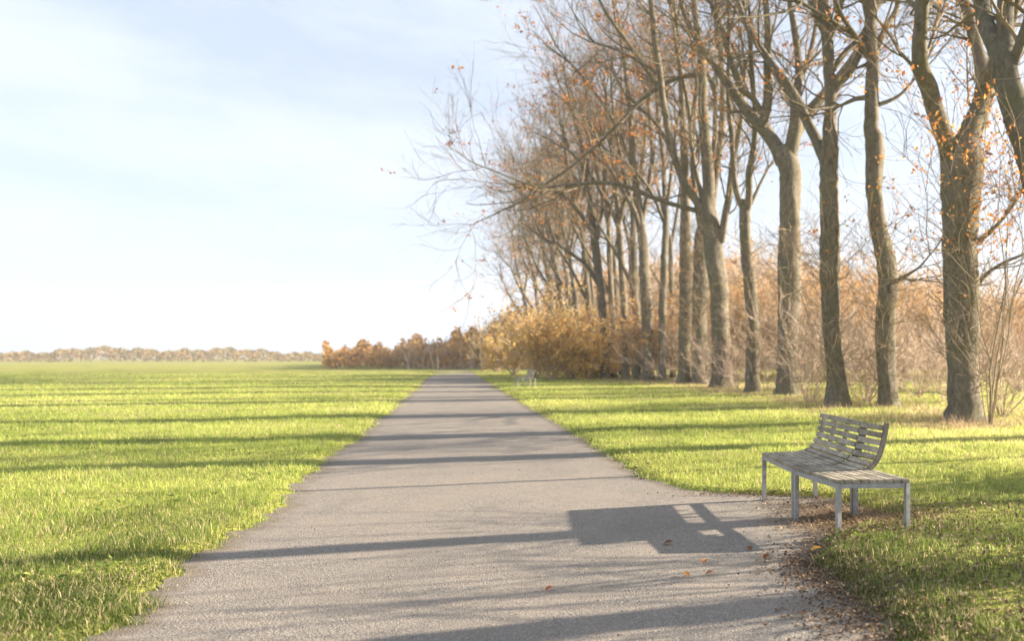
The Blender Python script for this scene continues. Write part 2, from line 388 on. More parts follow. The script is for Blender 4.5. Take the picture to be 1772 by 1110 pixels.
# loose stones on the path
mb = MB(); n = 2600; D = 2.7 + 9 * r.uniform(0, 1, n) ** 1.6; X = x_left(D) + (x_right(D) - x_left(D)) * r.uniform(0, 1, n)
s = r.uniform(.0025, .0065, n)[:, None]
octv = np.array([[1, 0, 0], [0, 1, 0], [-1, 0, 0], [0, -1, 0], [0, 0, .7], [0, 0, -.3]])
v = np.stack([X, D, 0 * D + .003], -1)[:, None] + (octv[None] + r.normal(0, .2, (n, 6, 3))) * s[:, None]
fc = np.array([[0, 1, 4], [1, 2, 4], [2, 3, 4], [3, 0, 4], [1, 0, 5], [2, 1, 5], [3, 2, 5], [0, 3, 5]])
mb.add(v.reshape(-1, 3), (np.arange(n)[:, None, None] * 6 + fc).reshape(-1, 3), 0.0)
tag(mb.build('gravel', M['path']), kind='stuff', label='loose grit lying on the path')

# single leaves one can point to
def leaf_thing(px_, py_, size, tint, label, yaw, z=.006):
    X, D = gx(px_, py_); o = np.array([X, D, max(float(gz(X, D)), 0) + z]); mb = MB()
    # beech leaf: pointed oval, curled along the midrib
    N = 9; t_ = np.linspace(0, 1, N); wv = np.sin(np.pi * t_ ** .85) * .36; wv[0] = wv[-1] = .01
    cu = np.sin(t_ * np.pi) * .12 + t_ ** 2 * .22; vs = []
    for i in range(N):
        for s_, zz in ((-1, .16), (-.5, .05), (0, 0), (.5, .05), (1, .2)): vs.append([t_[i] - .5, s_ * wv[i], cu[i] + zz * wv[i] * 2.2])
    vs = np.array(vs) * size; c_, s_ = math.cos(yaw), math.sin(yaw)
    vs = vs @ np.array([[c_, s_, 0], [-s_, c_, 0], [0, 0, 1]])
    f = [[i * 5 + j, i * 5 + j + 1, i * 5 + j + 6, i * 5 + j + 5] for i in range(N - 1) for j in range(4)]
    mb.add(vs + o, f, tint)
    st = np.array([[[-.5, 0, 0], [-.62, .03, .02], [-.78, .02, .07]]]) * size @ np.array([[c_, s_, 0], [-s_, c_, 0], [0, 0, 1]]) + o
    tubes(mb, st, np.full((1, 3), size * .012), 4)
    ob = mb.build('fallen_leaf', M['leaf'], origin=o, smooth=True)
    tag(ob, label, 'leaf', 'fallen leaves one by one on the path')
leaf_thing(1413, 961, .085, .85, 'large bright orange leaf at the grass edge below the bench', .3, .03)
leaf_thing(1220, 975, .055, .5, 'orange-brown leaf on the path just under the tip of the bench shadow', 1.2)
leaf_thing(1228, 996, .055, .3, 'dark curled leaf, lower of two just below the bench shadow tip', .2)
leaf_thing(1187, 998, .060, .6, 'upright pale pink-brown leaf left of the dark curled leaf', 2.4)
leaf_thing(951, 1023, .055, .3, 'brown curled leaf alone near the bottom left of the path', .8)
leaf_thing(1156, 944, .075, .1, 'long flat dark leaf lying inside the bench shadow', .05)
leaf_thing(1327, 968, .07, .05, 'dark brown leaf on the path beside the littered grass edge', .6)
leaf_thing(1297, 952, .06, .15, 'small dark leaf on the path right of the bench shadow', 1.9)

# ------------------------------------------------------------------ the bench
SEAT = .47; TH = .028; PITCH = .0628; GAP = .0165
def bench(name, origin, label, group):
    root = empty(name, origin, label, 'bench', group)
    A, B_, E_ = np.array([.481, 5.30]), np.array([.154, 5.97]), np.array([-.131, 6.82])
    Cc, Dd, Ff = np.array([1.049, 5.33]), np.array([.715, 6.12]), np.array([.415, 7.00])
    base = np.array([.45, 6.1, 0.])
    off = np.array(origin) - base
    def box(mb, p, q, wdt, hgt, z0):
        """bar from p to q (plan), width wdt, from z0 up hgt"""
        p, q = np.array(p), np.array(q); d_ = (q - p) / np.linalg.norm(q - p); n_ = np.array([-d_[1], d_[0]]) * wdt / 2
        v = [[*(p - n_), z0], [*(q - n_), z0], [*(q + n_), z0], [*(p + n_), z0], [*(p - n_), z0 + hgt], [*(q - n_), z0 + hgt], [*(q + n_), z0 + hgt], [*(p + n_), z0 + hgt]]
        mb.add(np.array(v) + off, [[0, 3, 2, 1], [4, 5, 6, 7], [0, 1, 5, 4], [1, 2, 6, 5], [2, 3, 7, 6], [3, 0, 4, 7]])
    # section of the seat: flat, then a bend, then the back
    bend = [(0, 0), (.35, 0), (.42, .010), (.485, .038), (.53, .082), (.562, .14), (.582, .20), (.596, .26), (.608, .32), (.620, .39)]
    sp = spline([(a, 0, b_) for a, b_ in bend], .004); cum = np.concatenate([[0], np.cumsum(np.linalg.norm(np.diff(sp, axis=0), axis=1))])
    def at(s):
        x = np.interp(s, cum, sp[:, 0]); z = np.interp(s, cum, sp[:, 2]); x2 = np.interp(s + .004, cum, sp[:, 0]); z2 = np.interp(s + .004, cum, sp[:, 2])
        if s + .004 > cum[-1]: x2, z2 = sp[-1, 0], sp[-1, 2]; x_, z_ = sp[-2, 0], sp[-2, 2]; t_ = np.array([x2 - x_, z2 - z_])
        else: t_ = np.array([x2 - x, z2 - z])
        t_ = t_ / np.linalg.norm(t_); return x, z, t_
    def section(s0, s1, n=3):
        pts = []
        for s in np.linspace(s0, s1, n): x, z, t_ = at(s); pts.append((x, z))
        low = []
        for s in np.linspace(s1, s0, n): x, z, t_ = at(s); low.append((x + t_[1] * TH, z - t_[0] * TH))
        return pts + low
    def slat(mb, f0, k0, f1, k1, s0, s1, eps=.011, flat=False, jit=0.):
        """slat between two cross sections: f0->k0 (front to back at one end), f1->k1"""
        u0 = (k0 - f0) / np.linalg.norm(k0 - f0); u1 = (k1 - f1) / np.linalg.norm(k1 - f1)
        sec = section(s0, s1) if not flat else [(s0, 0), ((s0 + s1) / 2, 0), (s1, 0), (s1, -TH), ((s0 + s1) / 2, -TH), (s0, -TH)]
        al = (f1 - f0) / np.linalg.norm(f1 - f0); n = len(sec)
        a = [[*(f0 + u0 * x + al * eps), SEAT + z + jit] for x, z in sec]; b_ = [[*(f1 + u1 * x - al * eps), SEAT + z + jit] for x, z in sec]
        v = np.array(a + b_) + off
        mb.poly(v, [list(range(n))[::-1], [i + n for i in range(n)]] + [[i, (i + 1) % n, (i + 1) % n + n, i + n] for i in range(n)], rr.uniform(0, 1))
    total = cum[-1]; ns = int(round(total / PITCH)); pit = total / ns
    nflat = 9
    rr = np.random.default_rng(4)
    lerp = lambda p, q, t_: p + (q - p) * t_
    # where the backrest ends on the near unit
    tB = .40; Fm, Km = lerp(B_, A, tB), lerp(Dd, Cc, tB)
    seat1, back1, seat2, back2 = MB(), MB(), MB(), MB()
    nseat = 7
    for i in range(ns):
        s0, s1 = i * pit, (i + 1) * pit - GAP
        tgt2, tgt1 = (seat2, back2)[i >= nseat], (seat1, back1)[i >= nseat]
        slat(tgt2, B_, Dd, E_, Ff, s0, s1, jit=rr.uniform(-.001, .001))
        slat(tgt1, Fm, Km, B_, Dd, s0, s1, jit=-.006 + rr.uniform(-.001, .001))
    # near part of the seat: flat slats across the whole width
    nf = 9; pf = .575 / nf
    for i in range(nf):
        slat(seat1, A, Cc, Fm, Km, i * pf, (i + 1) * pf - GAP, flat=True, jit=-.006 + rr.uniform(-.001, .001))
    for s_ in (seat1, seat2): s_.build('seat', M['wood'], root)
    for s_ in (back1, back2): s_.build('backrest', M['wood'], root)
    # curved ribs behind the slats
    def rib(f, k, width, name='rib', side=0., dep=.034, cut=.055):
        u = (k - f) / np.linalg.norm(k - f); nrm = np.array([-u[1], u[0]]); mbr = MB(); ss = np.linspace(.36, total - cut, 22)
        a = []
        for s in ss:
            x, z, t_ = at(s); a.append(((x + t_[1] * (TH + .001), z - t_[0] * (TH + .001)), (x + t_[1] * (TH + dep), z - t_[0] * (TH + dep))))
        v = []
        for sgn in (-1, 1):
            for (p, q_) in a:
                for (x, z) in (p, q_): v.append([*(f + u * x + nrm * (side + sgn * width / 2)), SEAT + z])
        n = len(a) * 2; fs = []
        for i in range(len(a) - 1):
            j = 2 * i; fs += [[j, j + 2, j + 3, j + 1], [n + j, n + j + 1, n + j + 3, n + j + 2], [j, n + j, n + j + 2, j + 2], [j + 1, j + 3, n + j + 3, n + j + 1]]
        fs += [[0, 1, n + 1, n], [n - 2, 2 * n - 2, 2 * n - 1, n - 1]]
        mbr.poly(np.array(v) + off, fs); mbr.build(name, M['rib'], root)
    rib(Fm, Km, .03, side=.012, dep=.040, cut=-.004)
    rib(B_, Dd, .03, side=-.03); rib(B_, Dd, .03, side=.03)
    rib(lerp(B_, E_, .36), lerp(Dd, Ff, .36), .03); rib(lerp(B_, E_, .68), lerp(Dd, Ff, .68), .03); rib(E_, Ff, .03, side=-.02)
    # steel frames and legs
    BH = .036; zt = SEAT - TH - .002
    def inset(poly, d_):
        c_ = sum(poly) / 4; return [p + (c_ - p) / np.linalg.norm(c_ - p) * d_ for p in poly]
    for dz, quad in ((-.006, [A, B_, Dd, Cc]), (0, [B_, E_, Ff, Dd])):
        zt = SEAT - TH - .002 + dz
        al = (quad[1] - quad[0]) / np.linalg.norm(quad[1] - quad[0])
        qd = [quad[0] + al * .026, quad[1] - al * .026, quad[2] - al * .026, quad[3] + al * .026]
        ins = []
        for i, p in enumerate(qd):
            u = (qd[3] - qd[0]) if i in (0, 3) else (qd[2] - qd[1]); u = u / np.linalg.norm(u); ins.append(p + u * (.018 if i in (0, 1) else -.018))
        fr = MB()
        box(fr, ins[0] + al * .018, ins[1] - al * .018, .032, BH, zt - BH)
        ab = (ins[2] - ins[3]) / np.linalg.norm(ins[2] - ins[3]); box(fr, ins[3] + ab * .018, ins[2] - ab * .018, .032, BH, zt - BH)
        for t_, hh in ((0, BH - .001), (1, BH - .001), (.5, BH - .004)):
            p, q_ = lerp(ins[0], ins[1], t_), lerp(ins[3], ins[2], t_); u = (q_ - p) / np.linalg.norm(q_ - p)
            box(fr, p + u * .0185, q_ - u * .0185, .032, hh, zt - BH + .0005)
        fr.build('frame', M['steel'], root)
        for ip, p in enumerate(ins):
            lg = MB(); d_ = (al if ip < 2 else ab) * .018
            box(lg, p - d_, p + d_, .036, zt + .05 + .001, -.05); lg.build('leg', M['steel'], root)
    return root
bench1 = bench('park_bench', (.45, 6.1, 0.), 'curved grey slatted park bench on silver legs beside the path', 'slatted benches beside the path')

# ------------------------------------------------------------------ trees
def lumps(P, k, amp, seed):
    """radius factors round and along a trunk"""
    B, N = P.shape[:2]; th = np.arange(k) * 2 * np.pi / k; z = np.linspace(0, N * .25, N)
    TH_, Z = np.meshgrid(th, z); rr = np.random.default_rng(seed); o = 1
    for m_ in (1, 2, 3, 5):
        for _ in range(2): o = o + amp / m_ ** .6 * np.sin(m_ * TH_ + rr.uniform(.3, 1.6) * Z + rr.uniform(0, 6.28)) * np.sin(rr.uniform(.3, 1.3) * Z + rr.uniform(0, 6.28))
    return o[None]

def px_line(pts, D, lean):
    o = []
    n = len(pts)
    for i, (x, y, w_) in enumerate(pts):
        Di = D + lean * i / max(1, n - 1); p = world(x, y, Di); o.append([*p, w_ / F * Di / 2])
    return np.array(o)

def tree(name, label, D, trunk, limbs, crown=(8, 6, 5), blen=2.6, leaf=120, shoots=25, barkm='bark', seed=1, leafz=(0, 30), group='trees in the row beside the path', tip=3.0, shoot_z=5.0, twr=.0055):
    global rng
    rng = np.random.default_rng(seed)
    bx, by = trunk[0][0], trunk[0][1]; base = world(bx, by, D); zb = float(gz(base[0], base[1]))
    root = empty(name, (base[0], base[1], zb), label, 'tree', group)
    mb = MB(); tl = px_line(trunk, D, 0)
    tl[0, 2] = zb - .12
    sp = spline(tl, .22); P = sp[None, :, :3]; rad = sp[None, :, 3]
    k = 22; lm = lumps(P, k, .07, seed)
    h = np.clip(P[0, :, 2] - zb, 0, 9); th = np.arange(k) * 2 * np.pi / k
    fl = np.exp(-h / .34)[:, None] * (.14 + .22 * np.maximum(0, np.cos(th * 5 + seed))[None]) 
    P = P + rng.normal(0, .012, P.shape) * np.array([1, 1, 0])
    tubes(mb, P, rad, k, lm * (1 + fl[None]))
    allP = []
    for j, lb in enumerate(limbs):
        ln_ = px_line(lb, D, rng.uniform(-2.2, 2.2) * min(1, len(lb) / 5)); s2 = spline(ln_, .30)
        Pj = s2[None, :, :3] + np.cumsum(rng.normal(0, .008, (1, len(s2), 3)), 1)
        kk = 12 if s2[0, 3] > .08 else 7
        tubes(mb, Pj, np.maximum(s2[None, :, 3], .012), kk, lumps(Pj, kk, .035, seed * 7 + j))
        allP.append((Pj[0], np.maximum(s2[:, 3], .012)))
    # limbs run on beyond what was traced: a few forks from each tip
    for (Pj, rj) in list(allP):
        d_ = norm(Pj[-1] - Pj[-3]); nn = 3
        P2, R2 = grow(np.repeat(Pj[-1:], nn, 0), d_ + rng.normal(0, .32, (nn, 3)), np.full(nn, tip) * rng.uniform(.7, 1.3, nn), np.full(nn, rj[-1] * .8), 9, .12, .10, .3)
        tubes(mb, P2, R2, 6)
        for i in range(nn): allP.append((P2[i], R2[i]))
    mb.build('trunk', M[barkm], root, smooth=True)
    tw = MB(); lv = MB(); nlev = crown
    # main branches off every limb
    S_, Dr, Ln, R0 = [], [], [], []
    for (Pj, rj) in allP:
        L_ = np.linalg.norm(np.diff(Pj, axis=0), axis=1).sum(); m_ = max(3, int(nlev[0] * L_ / 3.0))
        t_ = rng.uniform(.12, 1, m_) * (len(Pj) - 1); i = np.minimum(t_.astype(int), len(Pj) - 2)
        s = Pj[i] + (Pj[i + 1] - Pj[i]) * (t_ - i)[:, None]; T = norm(Pj[i + 1] - Pj[i])
        q_ = rng.normal(0, 1, T.shape); q_ = norm(q_ - (q_ * T).sum(-1, keepdims=True) * T); a = rng.uniform(.5, 1.15, (m_, 1))
        S_.append(s); Dr.append(T * np.cos(a) + q_ * np.sin(a)); Ln.append(blen * rng.uniform(.45, 1.25, m_)); R0.append(np.clip(rj[i] * .42, .010, .042))
    S_, Dr, Ln, R0 = map(np.concatenate, (S_, Dr, Ln, R0))
    P1, R1 = grow(S_, Dr, Ln, R0, 8, .16, .07, .3); tubes(tw, P1, R1, 5, tint=rng.uniform(0, .6, len(P1)))
    P2, R2 = grow(*kids(P1, R1, nlev[1], .2, 1, .85, (.35, .7)), 6, .17, .06, .4); R2 = np.maximum(R2, twr * 1.3); tubes(tw, P2, R2, 3, tint=rng.uniform(0, .8, len(P2)))
    P3, R3 = grow(*kids(P2, R2, nlev[2], .15, 1, .85, (.4, .8)), 4, .18, .04, .5); R3 = np.maximum(R3, twr * .7); tubes(tw, P3, R3, 3, tint=rng.uniform(.1, 1, len(P3)))
    if leaf:
        p = P3.reshape(-1, 3); cl = fbm(p[:, 0] * 1.3 + p[:, 1], p[:, 2] * 1.3, 1.1, seed) + .5 * fbm(p[:, 0], p[:, 2], 3, seed + 1)
        ok = (cl > .12) & (p[:, 2] > leafz[0]) & (p[:, 2] < leafz[1]); p = p[ok]
        if len(p):
            leaf = int(leaf * (1.8 if D < 26 else 1.1)); hub = p[rng.integers(0, len(p), max(8, leaf // 5))]; p = hub[rng.integers(0, len(hub), leaf)] + rng.normal(0, .11, (leaf, 3)) * np.array([1.3, 1.3, .5])
            leaves(lv, p, .09 + .0016 * D, np.clip(rng.normal(.5, .22, leaf), 0, 1))
    if shoots:
        m_ = int(shoots * 2.2); zz = rng.uniform(.4, shoot_z, m_); ii = np.array([np.argmin(np.abs(sp[:, 2] - zb - z_)) for z_ in zz])
        a = rng.uniform(0, 6.28, m_); dr = np.stack([np.cos(a), np.sin(a), rng.uniform(.25, 1.2, m_)], -1)
        st = sp[ii, :3] + dr * (sp[ii, 3] * .8)[:, None] * np.array([1, 1, 0])
        Ps, Rs = grow(st, dr, rng.uniform(.6, 2.0, m_), np.full(m_, .011), 7, .2, .05, .35); tubes(tw, Ps, Rs, 4, tint=rng.uniform(.8, 1, m_))
        Pq, Rq = grow(*kids(Ps, Rs, 6, .15, 1, .8, (.3, .6)), 5, .2, .03, .5); Rq = np.maximum(Rq, .0035); tubes(tw, Pq, Rq, 3, tint=rng.uniform(.5, 1, len(Pq)))
        nl = min(len(Pq), shoots * 2); p = Pq[rng.integers(0, len(Pq), nl), rng.integers(1, 5, nl)]
        leaves(lv, p + rng.normal(0, .03, p.shape), .06, np.clip(rng.normal(.6, .25, nl), 0, 1))
    tw.build('crown', M['twig'], root)
    if lv.n: lv.build('foliage', M['leaf'], root)
    return root, sp, zb

# traced in pixels of the photograph: (x, y, width); each tree has its own distance
tree('beech_tree', 'thick forked trunk right of the bench, orange leaf sprays on its right side', 15.1,
     [(1672, 735, 60), (1669, 700, 56), (1665, 600, 56), (1661, 500, 60), (1659, 400, 62), (1660, 320, 68), (1664, 268, 74), (1667, 240, 50)],
     [[(1650, 275, 42), (1636, 240, 34), (1619, 200, 31), (1606, 155, 30), (1590, 119, 29), (1587, 72, 26), (1592, 10, 25), (1590, -60, 22)],
      [(1668, 270, 48), (1680, 231, 44), (1693, 195, 38), (1703, 150, 34), (1692, 95, 22), (1677, 40, 20), (1664, 0, 18), (1650, -60, 15)],
      [(1700, 165, 30), (1722, 120, 26), (1745, 60, 24), (1760, 0, 22)],
      [(1593, 15, 12), (1573, 0, 10), (1550, -40, 8)], [(1592, 20, 12), (1612, 5, 10), (1640, -20, 8)],
      [(1690, 495, 10), (1705, 475, 8), (1735, 455, 6), (1790, 430, 4)], [(1680, 425, 10), (1712, 405, 8), (1740, 375, 6), (1765, 335, 4)]],
     crown=(4, 5, 4), leaf=500, shoots=30, seed=3, shoot_z=4.8)
tree('beech_tree', 'leaning twin-stemmed trunk entering at the top right corner, nearest of the row', 12.0,
     [(1842, 762, 62), (1838, 700, 56), (1828, 560, 54), (1816, 430, 54), (1793, 305, 52), (1762, 215, 48), (1745, 150, 44), (1737, 112, 46), (1733, 92, 40)],
     [[(1742, 135, 36), (1722, 80, 31), (1705, 36, 29), (1697, 0, 28), (1688, -60, 26)], [(1740, 130, 34), (1741, 70, 31), (1740, 20, 30), (1738, -60, 28)],
      [(1745, 130, 20), (1766, 70, 18), (1785, 10, 14)]], crown=(4, 5, 4), leaf=200, shoots=10, seed=5, barkm='bark_dark')
tree('beech_tree', 'slightly bent slim trunk left of the thick forked tree, knobbly halfway up', 19.5,
     [(1537, 708, 38), (1536, 690, 34), (1534, 640, 33), (1533, 550, 34), (1538, 505, 38), (1534, 450, 34), (1521, 396, 30), (1515, 324, 28), (1514, 252, 34), (1509, 216, 27), (1508, 162, 24), (1510, 108, 23), (1508, 72, 22), (1506, 0, 21), (1502, -60, 18)],
     [[(1512, 95, 14), (1522, 68, 12), (1533, 42, 11), (1547, 18, 10), (1556, -20, 8)], [(1503, 100, 10), (1490, 75, 9), (1478, 55, 9), (1456, 22, 8), (1440, -20, 7)],
      [(1492, 78, 8), (1470, 58, 7), (1437, 36, 7), (1386, 7, 6)], [(1507, 60, 16), (1500, 10, 13), (1485, -50, 10)], [(1545, 490, 9), (1565, 478, 7), (1590, 462, 4), (1610, 440, 3)],
      [(1504, 168, 9), (1480, 172, 8), (1455, 183, 5)], [(1520, 180, 8), (1555, 165, 6), (1590, 125, 4)]],
     crown=(4, 5, 4), leaf=260, shoots=45, seed=7)
tree('beech_tree', 'trunk directly behind the bench back, long limb reaching to the upper left', 19.6,
     [(1451, 708, 42), (1450, 690, 38), (1446, 640, 33), (1440, 580, 32), (1436, 515, 32), (1434, 450, 35), (1435, 396, 32), (1434, 324, 33), (1432, 280, 34), (1436, 248, 30), (1437, 215, 24), (1437, 180, 20), (1435, 126, 20), (1431, 54, 21), (1424, 0, 18), (1418, -50, 15)],
     [[(1428, 275, 24), (1414, 248, 20), (1397, 213, 18), (1379, 173, 18), (1354, 133, 16), (1329, 101, 13), (1307, 65, 11), (1288, 30, 10), (1270, -15, 9)],
      [(1440, 165, 14), (1452, 142, 13), (1473, 119, 12), (1487, 90, 11), (1500, 50, 10), (1515, 0, 8)], [(1440, 120, 12), (1462, 88, 10), (1490, 55, 8), (1505, 15, 7)],
      [(1430, 60, 14), (1412, 25, 11), (1398, -20, 9)], [(1434, 70, 13), (1448, 30, 10), (1462, -20, 8)]],
     crown=(4, 5, 4), leaf=300, shoots=50, seed=9)
tree('beech_tree', 'broad straight trunk left of the bench that forks low in a round eye', 25.8,
     [(1362, 687, 42), (1362, 670, 36), (1362, 600, 37), (1364, 500, 40), (1366, 420, 38), (1366, 350, 37), (1364, 300, 38), (1360, 272, 40), (1357, 255, 30)],
     [[(1354, 282, 26), (1342, 252, 24), (1322, 223, 23), (1300, 200, 21), (1281, 176, 18), (1254, 138, 15), (1230, 103, 12), (1208, 70, 10), (1188, 30, 9), (1176, -20, 8)],
      [(1364, 285, 26), (1372, 250, 26), (1378, 210, 24), (1375, 175, 19), (1362, 150, 17), (1346, 127, 16), (1319, 84, 13), (1297, 43, 11), (1280, 0, 10), (1268, -40, 8)],
      [(1318, 218, 18), (1325, 186, 17), (1328, 151, 15), (1327, 95, 14), (1327, 46, 12), (1323, -10, 10)], [(1318, 195, 12), (1302, 168, 11), (1284, 154, 11), (1268, 116, 10), (1251, 62, 9), (1232, 5, 8)],
      [(1376, 235, 20), (1396, 200, 19), (1430, 160, 17), (1473, 108, 15), (1500, 55, 13), (1520, 0, 10)], [(1376, 180, 16), (1382, 130, 14), (1378, 70, 12), (1368, 0, 10)], [(1370, 160, 12), (1395, 110, 9), (1408, 60, 8), (1412, 0, 7)]],
     crown=(4, 5, 4), leaf=520, shoots=60, seed=11, shoot_z=6)
tree('beech_tree', 'slender trunk splitting into two thin stems, left of the broad straight trunk', 27.5,
     [(1302, 683, 30), (1302, 660, 25), (1302, 600, 23), (1301, 520, 23), (1294, 460, 20), (1289, 410, 19), (1289, 370, 20), (1287, 345, 16)],
     [[(1287, 365, 12), (1275, 331, 11), (1270, 290, 10), (1267, 230, 9), (1262, 160, 8), (1262, 80, 7)], [(1291, 368, 14), (1297, 340, 12), (1297, 303, 12), (1303, 262, 11), (1306, 200, 10), (1300, 130, 9), (1296, 50, 8)],
      [(1300, 352, 7), (1315, 320, 5), (1330, 290, 4)]], crown=(4, 5, 4), leaf=420, shoots=45, seed=13, shoot_z=6)
tree('beech_tree', 'big many-stemmed tree with long bowed limbs sweeping over the verge', 31.7,
     [(1248, 675, 42), (1248, 655, 34), (1246, 580, 32), (1243, 500, 32), (1236, 440, 31), (1230, 400, 31), (1226, 370, 32), (1225, 340, 28)],
     [[(1222, 385, 18), (1209, 355, 15), (1189, 327, 13), (1173, 290, 12), (1160, 240, 12), (1150, 180, 12), (1143, 120, 12), (1135, 60, 11), (1127, -10, 10)],
      [(1226, 360, 24), (1226, 311, 22), (1222, 250, 20), (1218, 180, 17), (1214, 100, 14), (1204, 30, 12), (1198, -30, 10)],
      [(1218, 350, 9), (1204, 300, 8), (1196, 250, 8), (1190, 180, 7), (1172, 90, 7), (1160, 10, 6)], [(1232, 350, 14), (1240, 290, 12), (1248, 230, 11), (1252, 150, 10), (1245, 50, 9), (1240, -30, 8)],
      [(1248, 420, 14), (1256, 365, 13), (1262, 331, 12), (1266, 282, 11), (1277, 220, 10), (1284, 140, 8)],
      [(1205, 365, 9), (1168, 355, 8), (1130, 343, 8), (1090, 325, 8), (1050, 317, 7), (1000, 320, 6), (935, 327, 5)],
      [(1216, 128, 9), (1180, 132, 8), (1150, 145, 7), (1115, 170, 7), (1085, 200, 6), (1050, 235, 5), (1000, 280, 5), (945, 318, 4)],
      [(1148, 165, 8), (1120, 120, 8), (1085, 70, 7), (1050, 20, 6), (1030, -20, 5)], [(1143, 130, 8), (1112, 110, 6), (1075, 90, 5), (1030, 75, 4)]],
     crown=(4, 5, 4), leaf=900, shoots=30, seed=15, blen=3.2)
tree('beech_tree', 'dark ivy-like twiggy trunk half hidden behind the many-stemmed tree', 36.5,
     [(1211, 668, 30), (1211, 640, 26), (1211, 560, 26), (1212, 480, 25), (1214, 420, 22), (1220, 370, 18)], [[(1218, 385, 16), (1228, 320, 13), (1236, 250, 10), (1238, 170, 8)], [(1214, 400, 12), (1204, 340, 10), (1198, 260, 8), (1204, 170, 6)]],
     crown=(4, 5, 4), leaf=800, shoots=150, seed=17, barkm='bark_dark', shoot_z=8)
tree('beech_tree', 'straight pole-like trunk left of the dark twiggy trunk', 37.0,
     [(1183, 668, 24), (1184, 640, 21), (1185, 560, 21), (1186, 470, 20), (1187, 400, 19), (1186, 340, 17)], [[(1186, 350, 16), (1184, 280, 13), (1180, 200, 11), (1176, 120, 9), (1170, 40, 7)], [(1188, 360, 9), (1198, 300, 7), (1212, 240, 6)], [(1184, 330, 9), (1165, 270, 7), (1140, 220, 6), (1110, 190, 5)]],
     crown=(4, 5, 4), leaf=900, shoots=40, seed=19, blen=3.2, shoot_z=9)
tree('beech_tree', 'thin very dark trunk between two paler trunks', 41.0,
     [(1146, 664, 16), (1146, 640, 13), (1146, 560, 13), (1149, 460, 12), (1152, 390, 11), (1151, 340, 10)], [[(1151, 350, 9), (1148, 280, 8), (1140, 200, 7), (1135, 120, 6)], [(1152, 370, 7), (1162, 300, 6), (1170, 220, 5)], [(1151, 390, 7), (1130, 340, 6), (1100, 300, 6), (1060, 270, 5)]],
     crown=(4, 5, 4), leaf=700, shoots=20, seed=21, barkm='bark_dark', blen=3.2)
tree('beech_tree', 'grey trunk bending left, yellow leaves hanging above it', 41.5,
     [(1121, 664, 24), (1121, 640, 20), (1120, 560, 20), (1117, 490, 18), (1113, 430, 16), (1107, 380, 15), (1101, 330, 13)], [[(1103, 345, 13), (1096, 280, 11), (1092, 210, 9), (1085, 140, 8), (1075, 70, 7)], [(1110, 400, 10), (1095, 360, 9), (1070, 320, 7), (1045, 270, 6), (1020, 210, 5)], [(1110, 390, 9), (1122, 330, 8), (1130, 260, 7), (1125, 180, 6)], [(1096, 290, 7), (1060, 210, 6), (1020, 150, 5), (985, 110, 4)]],
     crown=(4, 5, 4), leaf=1100, shoots=50, seed=23, blen=3.4, shoot_z=9)
tree('beech_tree', 'slim trunk with a pale sunlit edge among the far trees', 45.0,
     [(1083, 660, 15), (1083, 640, 12), (1081, 560, 12), (1077, 480, 12), (1073, 420, 11), (1069, 360, 10)], [[(1070, 370, 9), (1064, 300, 8), (1056, 230, 7), (1050, 160, 5)], [(1073, 400, 8), (1050, 350, 7), (1020, 300, 6), (985, 260, 5)], [(1071, 390, 8), (1085, 330, 7), (1092, 270, 5)]],
     crown=(4, 5, 4), leaf=700, shoots=40, seed=25, blen=3.6, shoot_z=9)
tree('beech_tree', 'tall dark trunk leaning left, foremost of the far cluster', 46.0,
     [(1049, 659, 18), (1048, 640, 14), (1046, 570, 14), (1040, 510, 14), (1034, 450, 14), (1027, 400, 13), (1022, 350, 11)], [[(1023, 360, 10), (1012, 300, 9), (1002, 240, 8), (985, 180, 6)], [(1030, 425, 9), (1040, 370, 8), (1046, 310, 7), (1042, 250, 6)], [(1028, 410, 9), (1005, 370, 8), (975, 340, 7), (940, 320, 5)], [(1040, 500, 8), (1015, 460, 7), (990, 440, 6), (960, 420, 5)]],
     crown=(4, 5, 4), leaf=600, shoots=40, seed=27, blen=3.8, barkm='bark_dark')
far = [(1103, 661, 44, 12, 1095, 'mid-grey trunk close behind the bending trunk'), (1063, 657, 48, 10, 1052, 'narrow far trunk between the slim one and the dark leaning one'),
       (1029, 655, 50, 11, 1008, 'far trunk beside the golden shrubs, leaning slightly left'), (1012, 654, 54, 9, 985, 'thin far trunk rising out of the golden shrubs'),
       (993, 652, 60, 10, 958, 'far trunk standing in the golden shrubs and leaning well to the left'), (972, 650, 68, 9, 948, 'very far pale trunk deep in the golden shrubs'),
       (948, 648, 78, 8, 925, 'second last trunk of the row at the end of the path'), (926, 646, 90, 7, 905, 'last small trunk of the row at the end of the path'),
       (1165, 662, 47, 9, 1160, 'thin grey trunk seen between the thin dark trunk and the pole-like trunk'), (1098, 659, 53, 8, 1090, 'thin dark trunk deep behind the bending grey trunk'),
       (1075, 657, 56, 8, 1062, 'thin far trunk left of the slim one with the pale edge'), (1040, 655, 60, 8, 1018, 'thin far trunk just left of the foremost dark one'),
       (1004, 652, 66, 8, 975, 'thin far trunk leaning left behind the middle golden shrub'), (984, 651, 74, 7, 962, 'very thin far trunk behind the golden shrubs, left of the leaning one')]
